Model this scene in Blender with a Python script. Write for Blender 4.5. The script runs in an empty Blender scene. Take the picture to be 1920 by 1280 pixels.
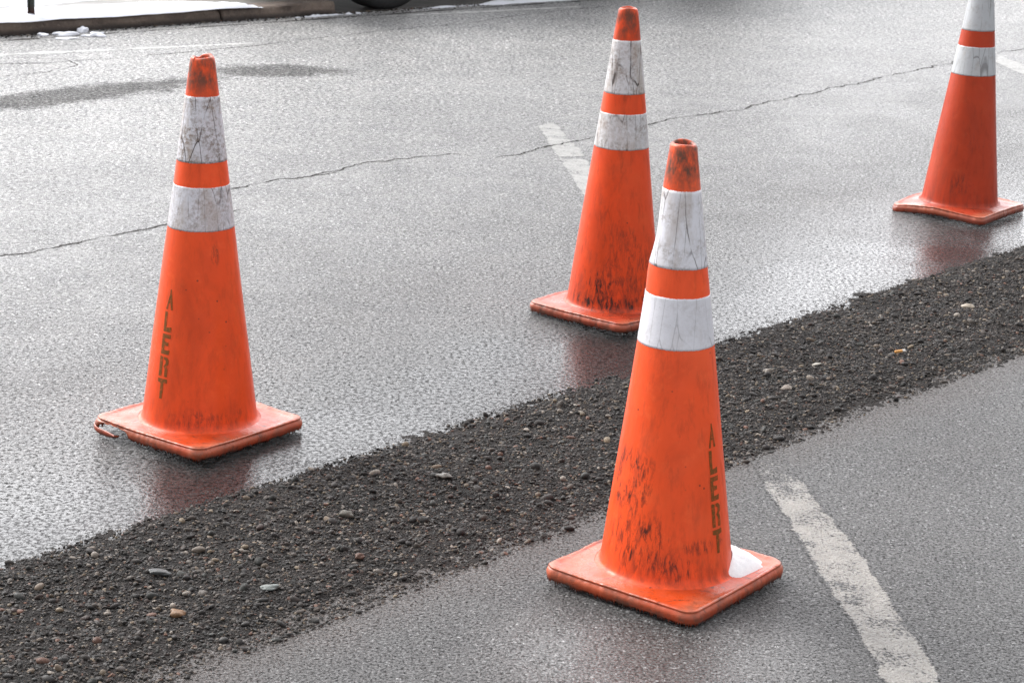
import bpy, bmesh, math, random
import numpy as np
from mathutils import Matrix, Vector

S = bpy.context.scene
R = math.radians
rng = np.random.default_rng(7)
random.seed(7)

# ------------------------------------------------------------------ camera
PITCH, ROLL, CAMH = 0.2782, 0.0377, 1.7333
cam_d = bpy.data.cameras.new('camera')
cam_d.sensor_width = 36.0
cam_d.lens = 36.0 * 4172.0 / 1920.0
cam_d.clip_start = 0.05
cam_d.clip_end = 2000.0
cam = bpy.data.objects.new('camera', cam_d)
S.collection.objects.link(cam)
F = Vector((0, math.cos(PITCH), -math.sin(PITCH)))
R0 = Vector((1, 0, 0)); U0 = Vector((0, math.sin(PITCH), math.cos(PITCH)))
cx_ = R0 * math.cos(ROLL) + U0 * math.sin(ROLL)
cy_ = -R0 * math.sin(ROLL) + U0 * math.cos(ROLL)
M = Matrix((cx_, cy_, -F)).transposed().to_4x4()
M.translation = Vector((0, 0, CAMH))
cam.matrix_world = M
S.camera = cam
cam_d.dof.use_dof = True
cam_d.dof.focus_distance = 5.3
cam_d.dof.aperture_fstop = 16.0

# ------------------------------------------------------------------ sky and sun
SUN_EL, SUN_AZ = R(40), R(-56)          # azimuth from +Y (view direction), negative = left
CLOUD, CLOUD_GLOW = 3.1, 12.0
W = bpy.data.worlds.new("World"); S.world = W; W.use_nodes = True
nt = W.node_tree; nt.nodes.clear()
sky = nt.nodes.new('ShaderNodeTexSky'); sky.sky_type = 'NISHITA'; sky.sun_disc = False
sky.sun_elevation = SUN_EL; sky.sun_rotation = SUN_AZ
sky.air_density = 1.0; sky.dust_density = 6.0; sky.ozone_density = 1.0
hsv = nt.nodes.new('ShaderNodeHueSaturation'); hsv.inputs['Saturation'].default_value = 0.2
hsv.inputs['Value'].default_value = 0.5
nt.links.new(sky.outputs[0], hsv.inputs['Color'])
# overcast veil over the clear sky: even cloud, bright lobe added where the road mirrors it
def wn(t, **k):
    n = nt.nodes.new(t)
    for a, b in k.items(): setattr(n, a, b)
    return n
wtc = wn('ShaderNodeTexCoord')
wdot = wn('ShaderNodeVectorMath', operation='DOT_PRODUCT')
GE, GA = R(26), R(-16)
wdot.inputs[1].default_value = (math.sin(GA) * math.cos(GE), math.cos(GA) * math.cos(GE), math.sin(GE))
nt.links.new(wtc.outputs['Generated'], wdot.inputs[0])
wcl = wn('ShaderNodeMapRange'); wcl.inputs[1].default_value = .35; wcl.inputs[2].default_value = 1.0
wcl.interpolation_type = 'SMOOTHSTEP'
nt.links.new(wdot.outputs['Value'], wcl.inputs[0])
wno = wn('ShaderNodeTexNoise'); wno.inputs['Scale'].default_value = 3.0; wno.inputs['Detail'].default_value = 4
nt.links.new(wtc.outputs['Generated'], wno.inputs['Vector'])
wna = wn('ShaderNodeMapRange'); wna.inputs[1].default_value = .3; wna.inputs[2].default_value = .7
wna.inputs[3].default_value = .82; wna.inputs[4].default_value = 1.18
nt.links.new(wno.outputs['Fac'], wna.inputs[0])
wm = wn('ShaderNodeMath', operation='MULTIPLY_ADD'); wm.inputs[1].default_value = CLOUD_GLOW; wm.inputs[2].default_value = CLOUD
nt.links.new(wcl.outputs[0], wm.inputs[0])
wm2 = wn('ShaderNodeMath', operation='MULTIPLY'); nt.links.new(wm.outputs[0], wm2.inputs[0]); nt.links.new(wna.outputs[0], wm2.inputs[1])
wc = wn('ShaderNodeCombineXYZ')
for i_, k_ in enumerate((1.0, 1.0, 1.03)):
    q = wn('ShaderNodeMath', operation='MULTIPLY'); q.inputs[1].default_value = k_
    nt.links.new(wm2.outputs[0], q.inputs[0]); nt.links.new(q.outputs[0], wc.inputs[i_])
wadd = wn('ShaderNodeVectorMath', operation='ADD')
nt.links.new(hsv.outputs[0], wadd.inputs[0]); nt.links.new(wc.outputs[0], wadd.inputs[1])
bg = nt.nodes.new('ShaderNodeBackground'); bg.inputs['Strength'].default_value = 0.13
wo = nt.nodes.new('ShaderNodeOutputWorld')
nt.links.new(wadd.outputs[0], bg.inputs['Color'])
nt.links.new(bg.outputs[0], wo.inputs['Surface'])
sl = bpy.data.lights.new('sun', 'SUN'); sl.energy = 1.5; sl.angle = R(20); sl.color = (1, .97, .93)
so = bpy.data.objects.new('sun', sl); S.collection.objects.link(so)
sd = Vector((math.sin(SUN_AZ) * math.cos(SUN_EL), math.cos(SUN_AZ) * math.cos(SUN_EL), math.sin(SUN_EL)))
so.rotation_euler = sd.to_track_quat('Z', 'Y').to_euler()
S.view_settings.view_transform = 'Standard'; S.view_settings.look = 'None'
S.view_settings.exposure = 0.80; S.view_settings.gamma = 1.0
S.view_settings.use_curve_mapping = False
S.cycles.max_bounces = 6; S.cycles.glossy_bounces = 3; S.cycles.diffuse_bounces = 3

# ------------------------------------------------------------------ helpers
COL = S.collection
def tag(o, label=None, cat=None, group=None, kind=None):
    if label: o['label'] = label
    if cat: o['category'] = cat
    if group: o['group'] = group
    if kind: o['kind'] = kind
    return o
def mesh_obj(name, V, Fc, mat, parent=None, smooth=True):
    me = bpy.data.meshes.new(name)
    me.from_pydata([tuple(v) for v in V], [], [tuple(f) for f in Fc]); me.update()
    o = bpy.data.objects.new(name, me); COL.objects.link(o)
    if mat: me.materials.append(mat)
    if smooth: me.polygons.foreach_set('use_smooth', [True] * len(me.polygons))
    if parent: o.parent = parent
    return o
def empty(name, loc):
    o = bpy.data.objects.new(name, None); COL.objects.link(o); o.location = loc; o.empty_display_size = .1
    return o
def vnoise(x, y, seed=0):
    """smooth value noise in numpy"""
    x = np.asarray(x, float); y = np.asarray(y, float)
    xi = np.floor(x).astype(np.int64); yi = np.floor(y).astype(np.int64)
    fx = x - xi; fy = y - yi
    fx = fx * fx * (3 - 2 * fx); fy = fy * fy * (3 - 2 * fy)
    def h(a, b):
        n = (a * 374761393 + b * 668265263 + seed * 2147483647) & 0xffffffff
        n = ((n ^ (n >> 13)) * 1274126177) & 0xffffffff
        return ((n ^ (n >> 16)) & 0xffff) / 65535.0 * 2 - 1
    return (h(xi, yi) * (1 - fx) + h(xi + 1, yi) * fx) * (1 - fy) + (h(xi, yi + 1) * (1 - fx) + h(xi + 1, yi + 1) * fx) * fy
def fbm(x, y, seed=0, o=4):
    r = 0; a = 1
    for i in range(o):
        r = r + a * vnoise(np.asarray(x) * 2 ** i, np.asarray(y) * 2 ** i, seed + i); a *= .5
    return r

class N:
    """tiny node graph builder"""
    def __init__(s, name):
        s.m = bpy.data.materials.new(name); s.m.use_nodes = True
        s.t = s.m.node_tree; s.t.nodes.clear()
        s.out = s.t.nodes.new('ShaderNodeOutputMaterial')
        s.p = s.t.nodes.new('ShaderNodeBsdfPrincipled')
        s.t.links.new(s.p.outputs[0], s.out.inputs['Surface'])
        s.tc = s.t.nodes.new('ShaderNodeTexCoord')
        s.geo = s.t.nodes.new('ShaderNodeNewGeometry')
    def link(s, a, b):
        if isinstance(a, (int, float)): b.default_value = a
        elif isinstance(a, tuple):
            b.default_value = a if len(a) == len(b.default_value) else tuple(a) + (1,)
        else: s.t.links.new(a, b)
    def mapping(s, vec, scale=(1, 1, 1), loc=(0, 0, 0), rot=(0, 0, 0)):
        n = s.t.nodes.new('ShaderNodeMapping'); s.link(vec, n.inputs[0])
        n.inputs['Scale'].default_value = scale; n.inputs['Location'].default_value = loc; n.inputs['Rotation'].default_value = rot
        return n.outputs[0]
    def noise(s, vec, scale, detail=4, rough=.55, dist=0, col=False):
        n = s.t.nodes.new('ShaderNodeTexNoise'); s.link(vec, n.inputs['Vector'])
        n.inputs['Scale'].default_value = scale; n.inputs['Detail'].default_value = detail
        n.inputs['Roughness'].default_value = rough; n.inputs['Distortion'].default_value = dist
        return n.outputs['Color' if col else 'Fac']
    def voro(s, vec, scale, feature='F1', out='Distance', rand=1):
        n = s.t.nodes.new('ShaderNodeTexVoronoi'); n.feature = feature; s.link(vec, n.inputs['Vector'])
        n.inputs['Scale'].default_value = scale; n.inputs['Randomness'].default_value = rand
        return n.outputs[out]
    def math(s, op, a, b=0, c=0, clamp=False):
        n = s.t.nodes.new('ShaderNodeMath'); n.operation = op; n.use_clamp = clamp
        s.link(a, n.inputs[0]); s.link(b, n.inputs[1]); s.link(c, n.inputs[2]); return n.outputs[0]
    def rng(s, v, a, b, c=0, d=1, smooth=False):
        n = s.t.nodes.new('ShaderNodeMapRange'); n.clamp = True
        if smooth: n.interpolation_type = 'SMOOTHSTEP'
        s.link(v, n.inputs[0]); s.link(a, n.inputs[1]); s.link(b, n.inputs[2]); s.link(c, n.inputs[3]); s.link(d, n.inputs[4]); return n.outputs[0]
    def mix(s, f, a, b, mode='MIX'):
        n = s.t.nodes.new('ShaderNodeMix'); n.data_type = 'RGBA'; n.blend_type = mode
        s.link(f, n.inputs[0]); s.link(a, n.inputs[6]); s.link(b, n.inputs[7]); return n.outputs[2]
    def sep(s, v):
        n = s.t.nodes.new('ShaderNodeSeparateXYZ'); s.link(v, n.inputs[0]); return n.outputs
    def dot(s, v, d):
        n = s.t.nodes.new('ShaderNodeVectorMath'); n.operation = 'DOT_PRODUCT'; s.link(v, n.inputs[0]); n.inputs[1].default_value = d; return n.outputs['Value']
    def bump(s, h, strength=1, dist=.001, normal=None):
        n = s.t.nodes.new('ShaderNodeBump'); s.link(h, n.inputs['Height']); s.link(strength, n.inputs['Strength'])
        n.inputs['Distance'].default_value = dist
        if normal is not None: s.link(normal, n.inputs['Normal'])
        return n.outputs[0]
    def attr(s, name):
        n = s.t.nodes.new('ShaderNodeAttribute'); n.attribute_name = name; return n.outputs
    def ramp(s, v, pts):
        n = s.t.nodes.new('ShaderNodeValToRGB'); s.link(v, n.inputs[0]); e = n.color_ramp.elements
        while len(e) < len(pts): e.new(.5)
        for i, (p, c) in enumerate(pts):
            e[i].position = p; e[i].color = (c, c, c, 1) if isinstance(c, (int, float)) else tuple(c) + (1,)
        return n.outputs[0]
    def set(s, **k):
        names = dict(col='Base Color', rough='Roughness', normal='Normal', spec='Specular IOR Level', coat='Coat Weight',
                     coat_rough='Coat Roughness', coat_normal='Coat Normal', ior='IOR', metal='Metallic', sss='Subsurface Weight', coat_ior='Coat IOR')
        for a, b in k.items(): s.link(b, s.p.inputs[names[a]])
        return s.m

# strip frame: s runs along the gravel strip, t across it (towards the far side)
DS = np.array([.649, .760]); DN = np.array([-.760, .649])
def st(s, t): return s * DS[0] + t * DN[0], s * DS[1] + t * DN[1]

# ------------------------------------------------------------------ asphalt
def blob(n, P, x, y, ax, ay, ang):
    """soft ellipse mask, 1 at centre"""
    c, sn = math.cos(ang), math.sin(ang)
    u = n.math('MULTIPLY', n.math('SUBTRACT', n.dot(P, (c, sn, 0)), x * c + y * sn), 1 / ax)
    v = n.math('MULTIPLY', n.math('SUBTRACT', n.dot(P, (-sn, c, 0)), -x * sn + y * c), 1 / ay)
    d = n.math('SQRT', n.math('ADD', n.math('MULTIPLY', u, u), n.math('MULTIPLY', v, v)))
    return d

def asphalt(name, tone=1.0, wet=True, near=False, paint=None, beyond=True):
    n = N(name); P = n.geo.outputs['Position']
    big = n.noise(P, .9, 3); mid = n.noise(P, 6, 4, .6)
    Pd = n.mapping(P)
    # aggregate at two sizes
    cellc = n.sep(n.voro(P, 150, out='Color'))[0]
    celld = n.voro(P, 150)
    cell2 = n.sep(n.voro(P, 330, out='Color'))[1]
    fine = n.noise(P, 420, 2, .6)
    agg = n.ramp(cellc, [(0, .028), (.45, .055), (.78, .10), (.93, .20), (1, .42)])
    agg2 = n.ramp(cell2, [(0, .022), (.6, .07), (.95, .16), (1, .32)])
    col = n.mix(.5, agg, agg2)
    cav = n.noise(n.mapping(P, loc=(3, 1, 0)), 210, 3, .65)
    col = n.mix(n.rng(fine, .38, .60), n.mix(.6, col, (0, 0, 0)), col)
    col = n.mix(n.rng(cav, .40, .50, .9, 0), col, (.010, .010, .010))
    gapd = n.voro(P, 150, 'DISTANCE_TO_EDGE')
    col = n.mix(n.math('MULTIPLY', n.rng(gapd, .02, .14, 1, 0), n.rng(n.noise(P, 30, 3), .4, .6, .3, .9)), col, (.014, .014, .014))
    col = n.mix(n.rng(mid, .3, .75, .0, .45), col, (.075, .073, .070))
    # pinhole pits
    pit = n.rng(n.voro(P, 38), .06, .11, 1, 0)
    pit = n.math('MULTIPLY', pit, n.rng(n.noise(P, 9, 2), .55, .62))
    t = n.dot(P, (DN[0], DN[1], 0))
    if near:
        # fine brown soil dragged out of the strip
        edge = n.math('ADD', n.math('SUBTRACT', 2.93, t), n.math('MULTIPLY', n.math('SUBTRACT', mid, .5), .22))
        soil = n.rng(edge, .03, .24, 1, 0, True)
        soil = n.math('MULTIPLY', soil, n.rng(n.noise(P, 160, 4, .7), .22, .55))
        col = n.mix(n.math('MULTIPLY', soil, .9), col, (.050, .040, .035))
        wetm = n.rng(big, .35, .65, .10, .35)
        bl = blob(n, P, .28, 3.92, .50, .42, .2)
        rs = n.rng(bl, .3, 1.1, 1, 0, True)
        wetm = n.math('MAXIMUM', wetm, n.math('MULTIPLY', rs, .92))  # wet patch added at the near cone to deepen its contact shadow
    else:
        # wet along the low edge by the strip
        w1 = n.math('ADD', n.rng(t, 3.66, 4.5, .66, 0, True), n.rng(t, 5.5, 8.5, .34, .20, True))
        w2 = n.math('MULTIPLY', n.rng(n.noise(P, 2.6, 4), .35, .65, -.10, .08), n.rng(t, 5, 8, 1, .2))
        wetm = n.math('ADD', w1, w2, clamp=True)
    hb = n.math('MULTIPLY', n.math('POWER', n.math('SUBTRACT', 1, celld), 1.5), 1.0)
    h = n.math('ADD', hb, n.math('MULTIPLY', fine, .55))
    h = n.math('ADD', h, n.math('MULTIPLY', n.rng(cav, .3, .6), 1.3))
    h = n.math('ADD', h, n.math('MULTIPLY', n.noise(P, 60, 3, .6), .9))
    h = n.math('SUBTRACT', h, n.math('MULTIPLY', pit, 2.5))
    # coarse grain of the aggregate: reflection masked out of the hollows as occlusion
    if near:
        G = n.noise(n.mapping(P, loc=(7, 2, 0)), 135, 3, .80)
        G2 = n.noise(n.mapping(P, loc=(1, 9, 0)), 150, 3, .80)
    else:
        # coarser grain farther out
        tf = n.rng(t, 4.2, 7.5)
        G = n.mix(tf, n.noise(n.mapping(P, loc=(7, 2, 0)), 88, 3, .80), n.noise(n.mapping(P, loc=(4, 2, 0)), 46, 4, .88))
        G2 = n.mix(tf, n.noise(n.mapping(P, loc=(1, 9, 0)), 100, 3, .80), n.noise(n.mapping(P, loc=(2, 5, 0)), 52, 4, .88))
        G = n.sep(G)[0]; G2 = n.sep(G2)[0]
    h = n.math('ADD', h, n.math('MULTIPLY', G, 2.6))
    gv = n.rng(G2, .40, .60, .18 if near else .08, 1.8 if near else 2.0)
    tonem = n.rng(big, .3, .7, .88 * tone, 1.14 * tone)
    if not near: tonem = n.math('MULTIPLY', tonem, n.rng(t, 4.4, 8.0, 1.05, 2.6))  # paler farther out: lighter lane, and sky sheen put into the colour
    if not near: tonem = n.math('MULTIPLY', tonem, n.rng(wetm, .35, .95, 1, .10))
    patchm = None
    if not near:
        # darker, duller patches on the far lane
        d1 = blob(n, P, -1.18, 10.66, .38, .20, R(12))
        d2 = blob(n, P, -2.05, 9.72, .95, .20, R(47))
        wob = n.math('ADD', n.math('MULTIPLY', n.math('SUBTRACT', n.noise(P, 9, 4, .65), .5), 1.4), n.math('MULTIPLY', n.math('SUBTRACT', n.noise(P, 70, 3, .65), .5), 1.2))
        dm = n.rng(n.math('ADD', n.math('MINIMUM', d1, d2), wob), .55, 1.15, 1, 0, True)
        patchm = dm
        tonem = n.math('MULTIPLY', tonem, n.rng(dm, 0, 1, 1, .50))
    tonem = n.math('MULTIPLY', tonem, gv)
    tv = n.t.nodes.new('ShaderNodeCombineXYZ')
    for i in range(3): n.link(tonem, tv.inputs[i])
    col = n.mix(1, col, tv.outputs[0], 'MULTIPLY')
    rough = n.rng(wetm, 0, 1, .55, .20)
    rough = n.math('ADD', rough, n.rng(n.noise(P, 45, 2), .3, .7, -.06, .10))
    spec = n.rng(wetm, .3, 1, .75, .08)
    cavm = n.rng(G, .42, .53, .02, 1)
    spec = n.math('MULTIPLY', spec, cavm)
    bs = n.rng(wetm, .3, 1, 1.0, .35)
    if patchm is not None:
        rough = n.math('ADD', rough, n.math('MULTIPLY', patchm, .25))
        spec = n.math('MULTIPLY', spec, n.rng(patchm, 0, 1, 1, .25))
    if paint:
        ed = n.attr('ed')['Fac']
        worn = n.math('ADD', n.math('ADD', n.noise(P, 120, 5, .7), n.math('MULTIPLY', n.math('SUBTRACT', ed, 1), .28)), n.math('MULTIPLY', n.math('SUBTRACT', n.noise(P, 12, 3), .5), paint[1]))
        keep = n.rng(worn, paint[2], paint[2] + .10)
        pc = n.mix(n.rng(n.noise(P, 25, 4), .3, .7), paint[0], tuple(c * .72 for c in paint[0]))
        col = n.mix(keep, col, pc)
        rough = n.mix(n.math('MULTIPLY', keep, .7), rough, (.45, .45, .45))
    nm = n.bump(h, bs, .0055 if near else .0045)
    film = n.bump(n.math('ADD', n.math('MULTIPLY', G, 2.0), n.math('MULTIPLY', hb, .5)), n.rng(wetm, .3, 1, 1.0, .11), .0055)
    cw = n.math('MULTIPLY', n.rng(wetm, .30, .9, .25, .85), n.math('MAXIMUM', n.rng(G, .42, .55, .02, 1.0), n.rng(wetm, .8, 1.1, 0, .50)))
    if patchm is not None: cw = n.math('MULTIPLY', cw, n.rng(patchm, 0, 1, 1, .15))
    n.set(col=col, rough=rough, spec=spec, normal=nm, coat=cw, coat_rough=n.rng(wetm, .3, 1, .30, .09), coat_normal=film, coat_ior=1.40)
    return n.m

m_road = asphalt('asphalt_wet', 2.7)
m_near = asphalt('asphalt_dull', 1.75, near=True)
m_mark_near = asphalt('worn_cream_paint', 1.15, near=True, paint=((.46, .435, .40), .65, .375))
m_mark_far = asphalt('white_paint_wet', 2.3, paint=((.47, .465, .445), .9, .34))

def rect_st(name, s0, s1, t0, t1, z, mat, kind='structure', div=1):
    P = [st(s0, t0), st(s1, t0), st(s1, t1), st(s0, t1)]
    o = mesh_obj(name, [(x, y, z) for x, y in P], [(0, 1, 2, 3)], mat, smooth=False)
    return tag(o, kind=kind)

# kerb frame
KA = np.array([-2.694, 11.422]); KB = np.array([-.578, 13.163])
KD = (KB - KA) / np.linalg.norm(KB - KA); KN = np.array([-KD[1], KD[0]])
def kp(a, b): p = KA + KD * a + KN * b; return float(p[0]), float(p[1])

g = N('bare_ground'); Pg = g.geo.outputs['Position']
gm = g.set(col=g.mix(g.noise(Pg, 3, 5), (.05, .05, .048), (.12, .11, .10)), rough=.8)
tag(mesh_obj('ground', [(-600, -600, -.04), (600, -600, -.04), (600, 600, -.04), (-600, 600, -.04)], [(0, 1, 2, 3)], gm, smooth=False), kind='structure')
far = [st(-40, 3.2), st(34, 3.2)]
road = mesh_obj('road', [(*far[0], 0), (*far[1], 0), (*kp(34, .02), 0), (*kp(-40, .02), 0)], [(0, 1, 2, 3)], m_road, smooth=False)
tag(road, kind='structure')
rect_st('parking_lot', -60, 90, -40, 3.2, 0.0, m_near)

# ------------------------------------------------------------------ cracks
cr = N('crack_dark'); Pc = cr.geo.outputs['Position']
m_crack = cr.set(col=cr.mix(cr.noise(Pc, 80, 3), (.022, .020, .019), (.06, .057, .053)), rough=.95, spec=.1)
def crack(pts, w=.006, seed=0, name='crack', fade=True, jit=.014, mat=None, z=.0010):
    pts = np.array(pts, float); seg = np.linalg.norm(np.diff(pts, axis=0), axis=1); L = np.r_[0, np.cumsum(seg)]
    n = int(L[-1] / .010) + 2; u = np.linspace(0, L[-1], n)
    x = np.interp(u, L, pts[:, 0]); y = np.interp(u, L, pts[:, 1])
    T = np.gradient(np.stack([x, y], 1), axis=0); T /= np.linalg.norm(T, axis=1)[:, None] + 1e-9
    Nn = np.stack([-T[:, 1], T[:, 0]], 1)
    off = fbm(u * 14, u * 0 + seed * 7.3, seed) * jit + fbm(u * 60, u * 0 + 3.1, seed + 9, 2) * jit * .35
    wid = w * .68 * np.clip(.55 + .9 * fbm(u * 9, u * 0 + 5.5, seed + 20) + .7 * np.abs(vnoise(u * 70, u * 0, seed + 3)), max(.25, .0), 2.4)
    if fade:
        e = np.minimum(u, L[-1] - u); wid *= np.clip(e / .15, .1, 1)
    c = np.stack([x, y], 1) + Nn * off[:, None]
    V = [];
    for i in range(n):
        a = c[i] - Nn[i] * wid[i] / 2; b = c[i] + Nn[i] * wid[i] / 2
        V += [(a[0], a[1], z), (b[0], b[1], z)]
    Fc = [(2 * i, 2 * i + 2, 2 * i + 3, 2 * i + 1) for i in range(n - 1)]
    return tag(mesh_obj(name, V, Fc, mat or m_crack, smooth=False), kind='structure')
crack([(-3.3, 5.1), (-2.3, 6.05), (-1.629, 6.828), (-1.543, 6.899), (-1.448, 7.017), (-1.337, 7.157), (-1.186, 7.339), (-1.088, 7.462), (-0.987, 7.589), (-0.935, 7.65)], .012, 1)
crack([(-1.15, 7.80), (-1.058, 7.923), (-0.984, 8.031), (-0.881, 8.165), (-0.83, 8.194), (-0.751, 8.278), (-0.666, 8.416), (-0.568, 8.55), (-0.448, 8.637), (-0.263, 8.76), (-.17, 8.72), (-.10, 8.70)], .010, 2)
crack([(-0.83, 8.194), (-.80, 8.20), (-0.72, 8.28), (-0.68, 8.36)], .016, 12)
crack([(-0.116, 8.69), (-0.028, 8.784), (0.04, 8.853), (0.112, 8.991), (0.219, 9.129), (0.315, 9.22), (0.432, 9.378), (0.555, 9.567), (0.707, 9.795), (0.895, 9.957), (1.033, 10.098), (1.178, 10.315), (1.384, 10.585), (1.601, 10.869), (1.697, 10.988), (1.866, 11.244), (2.057, 11.479), (2.255, 11.725), (2.593, 12.147), (2.793, 12.415), (4.5, 14.4)], .013, 3)
crack([(-3.6, 9.7), (-2.488, 10.532), (-2.301, 10.611), (-2.155, 10.714), (-1.921, 10.926), (-1.672, 11.129), (-1.334, 11.473), (-1.067, 11.813), (-0.652, 12.251), (-0.25, 12.642), (-0.101, 12.864), (0.243, 13.267), (0.572, 13.608), (1.6, 14.8)], .009, 4)
crack([(-2.9, 10.72), (-2.536, 10.738), (-2.385, 10.759), (-2.226, 10.747), (-2.13, 10.587), (-2.236, 10.352), (-2.411, 10.201), (-2.8, 10.0)], .006, 5)
crack([(.93, 8.3), (1.02, 8.42), (1.10, 8.47)], .008, 6)
# thin worn lane edge line in the gutter
n_ = asphalt('lane_line_paint', 1.5, paint=((.78, .78, .76), .9, .0))
crack([(-4.5, 9.7), (-2.554, 10.819), (-1.714, 11.319), (-1.343, 11.546)], .085, 7, 'lane_line', True, .003, n_, .0007)
crack([(-.858, 12.674), (-.306, 13.038), (.4, 13.52)], .06, 8, 'lane_line', True, .003, n_, .0007)
# gutter joint
crack([kp(-3, -.16), kp(0, -.15), kp(1.2, -.15), kp(4, -.14), kp(9, -.14)], .030, 9, 'gutter_joint', False, .006, m_crack, .0014)

# ------------------------------------------------------------------ road markings (ragged worn sheets)
def marking(name, left, right, mat, z, seed, rag=.006, top_fade=.03, grow=0.):
    left = np.array(left, float); right = np.array(right, float)
    def res(p, n):
        L = np.r_[0, np.cumsum(np.linalg.norm(np.diff(p, axis=0), axis=1))]
        u = np.linspace(0, L[-1], n); return np.stack([np.interp(u, L, p[:, 0]), np.interp(u, L, p[:, 1])], 1)
    n = 170; m = 10
    l = res(left, n); r = res(right, n)
    d = (r - l) / np.linalg.norm(r - l, axis=1)[:, None]
    l = l - d * grow; r = r + d * grow
    u = np.arange(n)
    l = l + d * (fbm(u * .11, u * 0, seed) * rag + fbm(u * .6, u * 0 + 4, seed + 1, 2) * rag * .5)[:, None]
    r = r + d * (fbm(u * .11, u * 0 + 9, seed + 2) * rag + fbm(u * .6, u * 0 + 14, seed + 3, 2) * rag * .5)[:, None]
    V = []
    for i in range(n):
        for k in range(m + 1):
            p = l[i] + (r[i] - l[i]) * k / m
            V.append((p[0], p[1], z))
    q = m + 1
    edv = [min(1, min(k / m, 1 - k / m) * 10) * min(1, (i + 1) / (top_fade * n)) for i in range(n) for k in range(q)]
    Fc = [(i * q + k, i * q + k + 1, (i + 1) * q + k + 1, (i + 1) * q + k) for i in range(n - 1) for k in range(m)]
    o = mesh_obj(name, V, Fc, mat, smooth=False)
    at = o.data.attributes.new('ed', 'FLOAT', 'POINT'); at.data.foreach_set('value', edv)
    return tag(o, kind='structure')
marking('road_marking', [(0.586, 5.13), (0.604, 4.93), (0.634, 4.726), (0.649, 4.548), (0.667, 4.37), (0.698, 4.119), (0.723, 3.943), (0.73, 3.839), (.80, 3.1)],
        [(0.665, 5.15), (0.715, 4.808), (0.743, 4.63), (0.77, 4.51), (0.794, 4.258), (0.814, 4.03), (0.834, 3.848), (.90, 3.1)], m_mark_near, .0006, 31, .006, .16, .008)
marking('road_marking', [(0.075, 9.454), (0.112, 9.10), (.125, 9.0), (.152, 8.78)], [(0.149, 9.559), (0.219, 9.153), (.238, 9.05), (.270, 8.82)], m_mark_far, .0007, 41, .004)
marking('road_marking', [(0.155, 8.77), (0.221, 8.212), (0.27, 7.9), (.34, 7.35)], [(0.274, 8.77), (.335, 8.25), (.385, 7.9), (.445, 7.35)], m_mark_far, .0007, 45, .004)
marking('road_marking', [(2.50, 11.90), (2.577, 11.395), (2.68, 10.7)], [(2.60, 12.10), (2.70, 11.60), (2.80, 10.9)], m_mark_far, .0007, 47, .004)

# ------------------------------------------------------------------ gravel strip
def strip_h(s, t):
    up = 3.535 + .022 * fbm(s * 1.3, s * 0, 51) + .014 * vnoise(s * 9, s * 0 + 2, 52)
    lo = 2.915 + .022 * fbm(s * 1.2, s * 0 + 7, 53) + .012 * vnoise(s * 8, s * 0 + 5, 54)
    a = np.clip((up - t) / .10, -1, 1); b = np.clip((t - lo) / .16, -1, 1)
    prof = np.minimum(a, b)
    prof = np.where(prof > 0, np.sin(prof * math.pi / 2), prof)
    return .008 * prof + .0040 * fbm(s * 6, t * 6, 55) * np.clip(prof + .25, 0, 1) + .0030 * fbm(s * 45, t * 45, 56, 3)
sv = np.arange(1.9, 7.9, .0075); tv_ = np.arange(2.70, 3.70, .0075)
Sg, Tg = np.meshgrid(sv, tv_, indexing='ij')
Hg = strip_h(Sg, Tg)
Xg, Yg = st(Sg, Tg)
V = np.stack([Xg.ravel(), Yg.ravel(), Hg.ravel()], 1)
a, b = Sg.shape
idx = np.arange(a * b).reshape(a, b)
Fq = np.stack([idx[:-1, :-1], idx[1:, :-1], idx[1:, 1:], idx[:-1, 1:]], -1).reshape(-1, 4)
Hf = np.maximum.reduce([Hg[:-1, :-1], Hg[1:, :-1], Hg[1:, 1:], Hg[:-1, 1:]]).ravel()
Fq = Fq[Hf > -.006]
n = N('gravel_soil'); P = n.geo.outputs['Position']
col = n.mix(n.rng(n.noise(P, 5, 4), .35, .65), (.010, .009, .0085), (.026, .021, .019))
col = n.mix(n.rng(n.voro(P, 260, out='Color'), .0, 1), col, n.mix(.5, col, (.012, .012, .012)))
col = n.mix(n.rng(n.noise(P, 300, 2), .62, .75), col, (.13, .11, .095))
hh = n.math('ADD', n.noise(P, 160, 5, .7), n.math('MULTIPLY', n.voro(P, 220), -.8))
m_soil = n.set(col=col, rough=.85, normal=n.bump(hh, 1, .006), spec=.2)
bed = mesh_obj('gravel_bed', V, Fq.tolist(), m_soil)
tag(bed, kind='structure')

def ico(sub):
    bm = bmesh.new(); bmesh.ops.create_icosphere(bm, subdivisions=sub, radius=1)
    v = np.array([x.co[:] for x in bm.verts]); f = np.array([[y.index for y in x.verts] for x in bm.faces]); bm.free(); return v, f
def rot_mats(n, tilt=.5):
    yaw = rng.uniform(0, 2 * np.pi, n); ax = rng.normal(0, tilt, n); ay = rng.normal(0, tilt, n)
    c, s_ = np.cos(yaw), np.sin(yaw); Z = np.zeros(n); O = np.ones(n)
    Rz = np.stack([c, -s_, Z, s_, c, Z, Z, Z, O], 1).reshape(n, 3, 3)
    c, s_ = np.cos(ax), np.sin(ax); Rx = np.stack([O, Z, Z, Z, c, -s_, Z, s_, c], 1).reshape(n, 3, 3)
    c, s_ = np.cos(ay), np.sin(ay); Ry = np.stack([c, Z, s_, Z, O, Z, -s_, Z, c], 1).reshape(n, 3, 3)
    return Rz @ Rx @ Ry
PAL = np.array([(.018, .018, .018), (.028, .026, .026), (.011, .011, .011), (.046, .041, .038), (.024, .027, .025), (.066, .054, .046),
                (.050, .031, .026), (.10, .086, .074), (.16, .12, .085), (.22, .17, .115), (.17, .085, .058), (.30, .26, .22)])
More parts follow.
